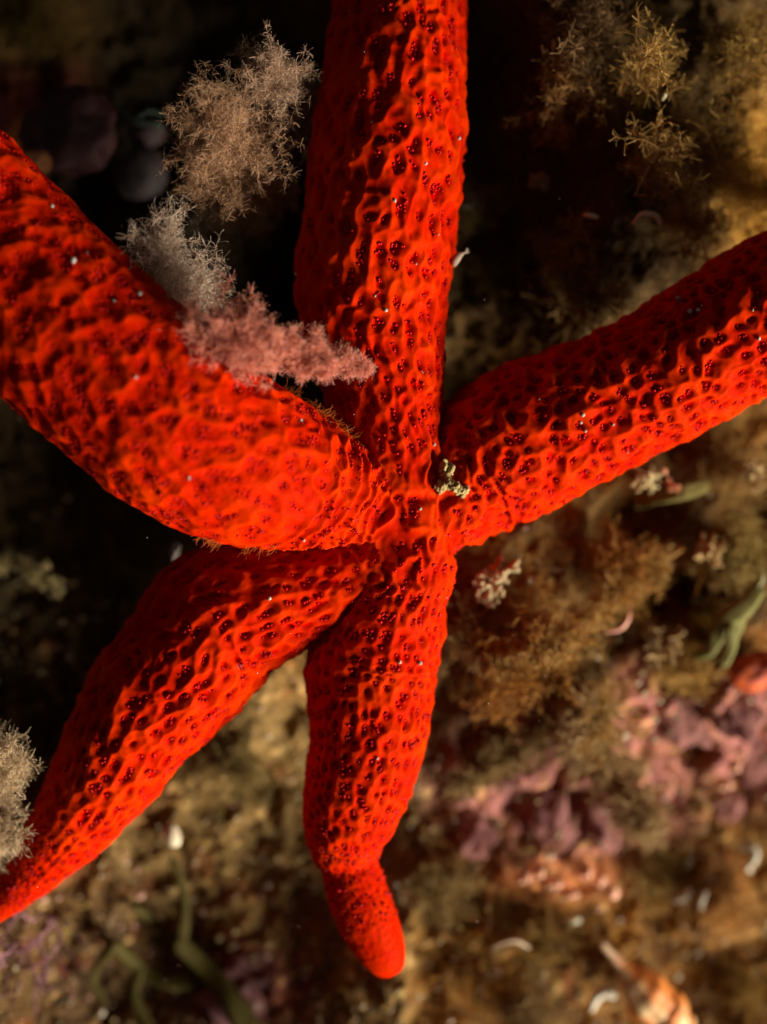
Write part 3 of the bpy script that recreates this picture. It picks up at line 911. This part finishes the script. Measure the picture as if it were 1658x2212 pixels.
# worm tubes: small white curls
def curl(px, py, lift, pts, r, label, colour=(0.50, 0.45, 0.34), name='worm_tube', group='white worm tubes'):
    c = on_reef(px, py, lift)
    sp = spline([c + np.array([a * PX, -b * PX, k]) for a, b, k in pts], 26)
    V, F = tube(sp, r * (0.5 + 0.6 * np.sin(np.linspace(0.1, 2.9, 26))), 10)
    return thing(make(name, V, F, M_shell, col=const(len(V), colour)), label, 'worm tube', group)
curl(1620, 1850, .55, [(-15, -15, 0), (0, -28, .05), (16, -10, .05), (8, 14, .02), (-6, 30, 0), (4, 40, -.05)], .055, 'white hooked worm tube near the right edge')
curl(1475, 1932, .55, [(-30, 14, 0), (-10, 12, .04), (12, -2, .05), (16, -16, 0)], .05, 'white bent worm tube left of a pair near the lower right')
curl(1518, 1945, .55, [(10, -24, 0), (0, -8, .05), (-6, 8, .05), (-2, 20, 0)], .045, 'white bent worm tube right of a pair near the lower right')
curl(1240, 1988, .55, [(-18, 2, 0), (0, 0, .04), (16, -3, 0)], .055, 'short greenish white worm tube below the salmon stubs', (0.62, 0.62, 0.42))
curl(1105, 2040, .5, [(-50, 10, 0), (-20, -8, .08), (10, -12, .08), (45, 8, 0)], .035, 'thin tan arched worm tube beside the tip of the bottom arm', (0.45, 0.32, 0.2))
curl(1310, 2148, .65, [(-38, 42, 0), (-28, 8, .05), (-10, -8, .08), (10, -4, .08), (22, 4, .0)], .085, 'thick white arched worm tube touching the orange shell', (0.62, 0.55, 0.42))
curl(1400, 478, .95, [(-34, 6, 0), (-14, -14, .05), (16, -12, .05), (30, 6, .0)], .04, 'thin tan arched worm tube above the right arm', (0.60, 0.46, 0.28))
curl(1350, 1345, .75, [(10, -45, 0), (6, -10, .06), (-14, 14, .06), (-50, 22, .0)], .04, 'salmon coloured curved worm tube among the brown algae', (0.62, 0.28, 0.2))
curl(1275, 466, .9, [(-14, -2, 0), (0, 0, .03), (20, 4, 0)], .035, 'tiny greenish white sliver above the right arm', (0.6, 0.6, 0.35))
curl(1436, 207, .9, [(-5, 10, 0), (0, 0, .03), (4, -10, 0)], .03, 'tiny pale yellow sliver in the dark algae at the upper right', (0.7, 0.62, 0.35))
curl(1640, 1245, .6, [(-4, 30, 0), (8, 8, .03), (6, -14, .04), (-6, -30, 0)], .035, 'thin olive worm tube at the right edge above the green blades', (0.3, 0.28, 0.12))

# spindle shell, lower right
ax0, ax1 = on_reef(1298, 2035, 0.75), on_reef(1490, 2255, 0.75)
shell = empty('spindle_shell', on_reef(1420, 2150, 0.2), 'orange spindle shaped sea snail shell with long siphon at the bottom right', 'shell')
nS, nC = 110, 40
t = np.linspace(0, 1, nS)
prof = np.interp(t, [0, .02, .12, .22, .29, .36, .46, .60, .75, .88, .95, 1], [.02, .05, .065, .10, .17, .27, .36, .41, .40, .30, .16, .01])
axd = norm(ax1 - ax0)
s1 = norm(np.cross(axd, [0, 0, 1.0])); s2 = np.cross(s1, axd)
ang = np.linspace(0, 2 * math.pi, nC, endpoint=False)
TT, AA = np.meshgrid(t, ang, indexing='ij')
rib = 1 + 0.07 * np.sin(AA * 9) * sstep(.3, .45, TT) + 0.06 * np.sin((TT * 26) + AA) * sstep(.35, .5, TT) - 0.10 * np.exp(-(((TT * 5 + AA / 6.283) % 1 - .5) / .08) ** 2) * sstep(.45, .6, TT)
rr = prof[:, None] * rib
V = (ax0 + (ax1 - ax0) * TT[..., None]) + rr[..., None] * (np.cos(AA)[..., None] * s1 + np.sin(AA)[..., None] * s2)
V = V.reshape(-1, 3)
i = np.arange(nS - 1)[:, None] * nC; j = np.arange(nC)[None]; k = (j + 1) % nC
F = np.stack([i + j, i + k, i + nC + k, i + nC + j], -1).reshape(-1, 4)
cr = sstep(-0.15, 0.35, fbm(V[:, 0] * 2.2, V[:, 1] * 2.2, V[:, 2] * 2.2, 4, 171) + 0.6 * np.cos(AA.ravel() + 0.3) + 0.25 * (TT.ravel() - .5))[:, None]
C = const(len(V), (0.70, 0.22, 0.04)) * (1 - cr) + const(len(V), (0.70, 0.46, 0.22)) * cr
sib = sstep(.3, .1, TT.ravel())[:, None]
C = C * (1 - sib) + const(len(V), (0.60, 0.38, 0.22)) * sib
so = np.asarray(on_reef(1420, 2150, 0.2))
make('whorls', V - so, [F], M_shell, parent=shell, col=C)
sl = ax0 + (ax1 - ax0) * 0.44
p = spline([sl - s1 * .05 + [0, 0, .26], sl + axd * .35 + [0, 0, .34], sl + axd * .65 + s1 * .1 + [0, 0, .31]], 14)
V, F = tube(p, 0.05 * np.sin(np.linspace(.3, 2.9, 14)), 8)
make('lip', V - so, F, M_shell, parent=shell, col=const(len(V), (0.84, 0.55, 0.30)))

# pale branching nubs
def nubs(name, px, py, lift, n, ln, r, colour, label, spread=0.9, seed=1, group=None):
    c = on_reef(px, py, lift)
    r_ = np.random.default_rng(seed)
    d = norm(np.array([0, 0, 0.7]) + r_.normal(size=(n, 3)) * spread)
    V, F, C, ids, al = strands(np.tile(c, (n, 1)) + r_.normal(size=(n, 3)) * ln * 0.2, d, r_.uniform(.6, 1.1, n) * ln, r, 4, 0.25, 6, 0.9, seed=seed)
    m = n * 2
    a = r_.integers(0, n, m)
    V2, F2, C2, _, _ = strands(C[a, 2], norm(C[a, 3] - C[a, 2] + r_.normal(size=(m, 3)) * .12 * ln * 3), ln * 0.5, r * .85, 3, 0.25, 6, 0.95, seed=seed + 1)
    e = np.vstack([C[:, -1], C2[:, -1]])
    V3, F3 = scatter_shape(ICO1, e, r * 1.1)
    V, F = join([(V, [F]), (V2, [F2]), (V3, F3)])
    return thing(make(name, V, F, M_crust, col=const(len(V), colour) * r_.uniform(.8, 1.15, (len(V), 1))), label, 'coralline alga', group)
nubs('branching_coralline', 1068, 1262, .75, 26, .30, .035, (0.45, 0.34, 0.18), 'cream clump of stubby branches close right of the bottom arm base', seed=31)
nubs('branching_coralline', 1395, 1035, .95, 16, .26, .020, (0.42, 0.32, 0.15), 'pale yellow star-like sprig right under the right arm', seed=32)
nubs('branching_coralline', 1440, 1035, .95, 7, .20, .018, (0.66, 0.28, 0.14), 'tiny orange forked sprig beside the pale yellow one', seed=33)
nubs('branching_coralline', 1630, 1020, .95, 12, .26, .030, (0.42, 0.30, 0.13), 'knobbly cream branch near the right edge under the arm', seed=34)
nubs('branching_coralline', 1535, 1190, .85, 16, .26, .030, (0.42, 0.28, 0.11), 'cream tufted branch above the red hole', seed=35)
nubs('branching_coralline', 1015, 440, .6, 12, .26, .026, (0.32, 0.26, 0.16), 'dim grey sprig close right of the top arm', seed=36)
nubs('branching_coralline', 1160, 390, .8, 10, .2, .026, (0.36, 0.27, 0.14), 'dim tan nubs in the dark between the arms', seed=37)
nubs('branching_coralline', 1430, 1390, .85, 22, .32, .026, (0.36, 0.24, 0.10), 'speckled tan clump of branches left of the green blades', seed=38)

# ------------------------------------------------------------------ blades
def blade(paths, name, label, colour, lift, wid, thick=0.02, seed=1, group=None):
    parts = []
    for pts, w0, w1 in paths:
        c = spline([on_reef(a, b, lift + (q_ if len(rest) == 0 else q_)) for a, b, q_, *rest in pts], 30)
        T = norm(np.gradient(c, axis=0))
        S = norm(np.cross(T, [0.15, 0.1, 1.0]))
        N = np.cross(S, T)
        w = np.linspace(w0, w1, 30)
        w = w * (1 + .15 * noise3(np.linspace(0, 6, 30), np.full(30, seed), np.zeros(30), seed))
        w[-3:] *= [.92, .75, .4]
        cross = np.array([[-1, 0], [-.5, .9], [0, 1], [.5, .9], [1, 0], [.5, -.9], [0, -1], [-.5, -.9]])
        rip = .35 * w * np.sin(np.linspace(0, 9, 30) + seed)
        V = c[:, None] + w[:, None, None] * cross[None, :, :1] * S[:, None] + (thick * cross[None, :, 1:] + rip[:, None, None] * cross[None, :, :1] * .5) * N[:, None]
        i = np.arange(29)[:, None] * 8; j = np.arange(8)[None]; k = (j + 1) % 8
        F = np.stack([i + j, i + k, i + 8 + k, i + 8 + j], -1).reshape(-1, 4)
        capF = np.array([[0, 1, 2, 3], [0, 3, 4, 7], [7, 4, 5, 6]])
        parts.append((V.reshape(-1, 3), [F, capF[:, ::-1], capF + 29 * 8]))
    V, F = join(parts)
    return thing(make(name, V, F, M_blade, col=const(len(V), colour)), label, 'alga', group)
blade([([(540, 2230, 0), (500, 2160, .1), (440, 2090, .15), (380, 2030, .2)], 0.20, .17),
       ([(450, 2100, .1), (370, 2120, .1), (300, 2090, .1), (245, 2040, .1)], .16, .12),
       ([(390, 2040, .1), (400, 1970, .15), (390, 1900, .2), (370, 1850, .2)], .10, .05),
       ([(390, 2040, .1), (330, 1990, .1), (290, 1960, .1)], .11, .07),
       ([(300, 2090, .1), (290, 2150, .1), (330, 2240, .0)], .10, .10),
       ([(245, 2040, .1), (200, 2110, .1), (230, 2170, .0)], .08, .05)],
      'forked_blade_alga', 'olive green antler-like forked blade at the bottom left', (0.070, 0.055, 0.014), 0.35, .2, seed=3)
blade([([(1640, 1270, 0), (1600, 1320, .1), (1540, 1345, .15), (1495, 1320, .1)], .13, .17),
       ([(1560, 1345, .1), (1530, 1300, .15), (1500, 1290, .15)], .12, .12),
       ([(1560, 1345, .1), (1540, 1400, .15), (1500, 1420, .15)], .12, .10),
       ([(1600, 1320, .1), (1580, 1390, .1), (1560, 1440, .1)], .12, .12)],
      'forked_blade_alga', 'pale green forked blades at the right edge', (0.20, 0.18, 0.06), .6, .2, seed=4)
blade([([(1370, 1085, 0), (1420, 1075, .05), (1480, 1062, .05), (1530, 1045, 0)], .12, .12)],
      'ribbon_alga', 'smooth olive ribbon blade lying under the right arm', (0.20, 0.16, 0.05), .85, .2, seed=5)
blade([([(250, 230, 0), (290, 260, .1), (330, 265, .1), (350, 280, 0)], .03, .06), ([(290, 260, 0), (320, 240, .05), (360, 250, 0)], .04, .03)],
      'thin_blade_alga', 'thin teal-grey blades at the left rim of the big beige puff', (0.13, 0.17, 0.14), 1.9, .2, seed=6)
# purple strands by the arm tip
r_ = np.random.default_rng(77)
n = 26
st = np.array([on_reef(a, b, .7) for a, b in zip(r_.uniform(-10, 130, n), r_.uniform(1960, 2120, n))])
V, F, _, ids, al = strands(st, np.array([0.2, -0.9, .5]) + r_.normal(size=(n, 3)) * .5, r_.uniform(.5, 1.1, n), .022, 7, .35, 6, .6, seed=78)
thing(make('purple_strand_alga', V, [F], M_blade, col=const(len(V), (0.26, 0.13, 0.15)) * r_.uniform(.6, 1.6, n)[ids][:, None]), 'tangle of dull purple and pink strands below the tip of the lower left arm', 'alga')

# ------------------------------------------------------------------ bits lying on the star
def crumb(px, py, size, label, colour=(0.62, 0.52, 0.42), seed=1, group='pale sand grains on the sea star', k=1.0):
    m = surface_at(px, py, 6)
    if m is None:
        return
    c = SVD[m] + SN[m] * size * 0.45
    lump('sand_grain', c, (size, size * k, size * .8), random.uniform(0, 3), label, 'sand grain', colour, seed, .35, 1.8, M_crust, ICO2, group)
CR = [(160, 560, .055, 'largest white grain on the outer left arm'), (303, 630, .050, 'bright white grain near the upper edge of the left arm'), (192, 542, .030, 'faint grain just above the largest one on the left arm'),
      (115, 440, .035, 'dull grain on the left arm nearest its upper left end'), (248, 645, .022, 'tiny grain left of the bright one on the left arm'), (402, 1037, .035, 'pale grain in the middle of the raised left arm'), (655, 905, .028, 'pale grain near the upper rim of the left arm'),
      (298, 812, .035, 'pinkish grain on the left arm between its rows of pits'), (447, 765, .022, 'tiny grain near where the pink plume meets the left arm'), (656, 1172, .030, 'grey grain on the lower rim of the left arm'), (547, 818, .018, 'tiny grain under the pink plume'),
      (858, 430, .040, 'white sliver halfway up the top arm'), (924, 355, .038, 'white grain near the right side of the top arm, upper part'), (838, 665, .045, 'white crumb in the middle of the top arm'), (815, 635, .025, 'small crumb beside a larger one mid top arm'),
      (996, 295, .035, 'grey grain at the right rim of the top arm'), (903, 565, .020, 'small white grain right of centre on the top arm'), (918, 800, .020, 'tiny white grain low on the top arm'), (952, 500, .018, 'tiny grain at the right side of the top arm'),
      (943, 960, .035, 'pale grain where the top arm meets the right arm'), (912, 1105, .030, 'pink speck on the disc'), (582, 1290, .040, 'white speck on the lower left arm near the disc'), (868, 1432, .035, 'pinkish crumb on the bottom arm, left of a pair'),
      (912, 1437, .045, 'pinkish crumb on the bottom arm, right of a pair'), (820, 1642, .030, 'white speck halfway down the bottom arm'), (1265, 900, .040, 'white crumb in the middle of the right arm'), (1270, 937, .035, 'white grain just below the crumb mid right arm'),
      (1250, 918, .030, 'small grain left of the crumb mid right arm'), (1330, 920, .030, 'white fleck between pits on the right arm'), (1462, 640, .050, 'pale grain at the shaded upper rim of the right arm'), (1488, 678, .045, 'grey oblong grain on the shaded side of the right arm'),
      (1507, 664, .040, 'faint grain beside the oblong one on the right arm'), (1360, 975, .022, 'tiny fleck near the lower rim of the right arm'), (1640, 735, .040, 'grain near the frame edge on the right arm'), (1625, 665, .025, 'tiny grain on the shaded outer right arm'), (1165, 858, .02, 'tiny grain on the right arm near the disc'),
      (1460, 992, .02, 'tiny grain at the bright lower rim of the right arm')]
for i, (px, py, s, lab) in enumerate(CR):
    crumb(px, py, s * 0.68, lab, colour=(0.40, 0.33, 0.27) if i % 3 else (0.52, 0.46, 0.40), seed=500 + i)

def clump(path, rads, label, name, colour, seed):
    pts, ss = [], []
    r_ = np.random.default_rng(seed)
    base = None
    for (px, py, h), r in zip(path, rads):
        m = surface_at(min(px, 1600), py, 7)
        z = SVD[m, 2] if m is not None else (pts[-1][2] if pts else -0.5)
        c = P(px, py, z + h)
        for _ in range(26):
            d = norm(r_.normal(size=3))
            pts.append(c + d * r * r_.uniform(.3, 1)); ss.append(r * r_.uniform(.25, .6))
    pts = np.array(pts); ss = np.array(ss)
    V, F = scatter_shape(ICO2, pts, ss, stretch=r_.uniform(.7, 1.3, (len(pts), 3)))
    V += .012 * np.stack([noise3(V[:, 0] * 30, V[:, 1] * 30, V[:, 2] * 30, q_) for q_ in (1, 2, 3)], 1)
    k = r_.uniform(.75, 1.15, len(pts)).repeat(len(ICO2[0]))[:, None]
    return thing(make(name, V, F, M_crust, col=const(len(V), colour) * k), label, 'debris')
clump([(966, 1012, .06), (964, 1030, .06), (972, 1044, .07), (984, 1052, .07), (998, 1060, .06), (958, 1050, .06), (952, 1054, .05)], [.10, .08, .07, .065, .085, .085, .07],
      'yellow-grey forked crumb of debris in the angle of the right arm', 'debris_crumb', (0.33, 0.24, 0.09), 901)
c = P(988, 562, -0.75)
bug = empty('amphipod', c, 'tiny pale curled crustacean clinging to the right rim of the top arm', 'crustacean')
sp = spline([c + np.array(v) for v in ((-.05, -.08, 0), (-.02, .0, .05), (.03, .06, .05), (.09, .09, .02))], 18)
V, F = tube(sp, .055 * np.sin(np.linspace(.5, 2.9, 18)) + .006, 10)
make('trunk_shell', V - c, F, M_shell, parent=bug, col=const(len(V), (0.36, 0.24, 0.16)))
V, F, _, _, _ = strands(np.tile(c + [.08, .09, .02], (7, 1)), np.array([.8, .35, .1]) + rng.normal(size=(7, 3)) * .3, .11, .006, 4, .3, seed=91)
make('feelers', V - c, [F], M_shell, parent=bug, col=const(len(V), (0.7, 0.62, 0.5)))

# specks of marine snow drifting in the water
n = 80
px = rng.uniform(0, 1658, n); py = rng.uniform(0, 2212, n); z = rng.uniform(-2.2, 2.0, n)
pos = np.array([P(a, b, c_) for a, b, c_ in zip(px, py, z)])
V, F = scatter_shape(ICO1, pos, rng.uniform(.002, .0055, n), stretch=rng.uniform(.5, 1.8, (n, 3)))
make('marine_snow', V, F, M_shell, col=const(len(V), (0.6, 0.6, 0.6)), kind='stuff', label='fine pale specks drifting in the water')
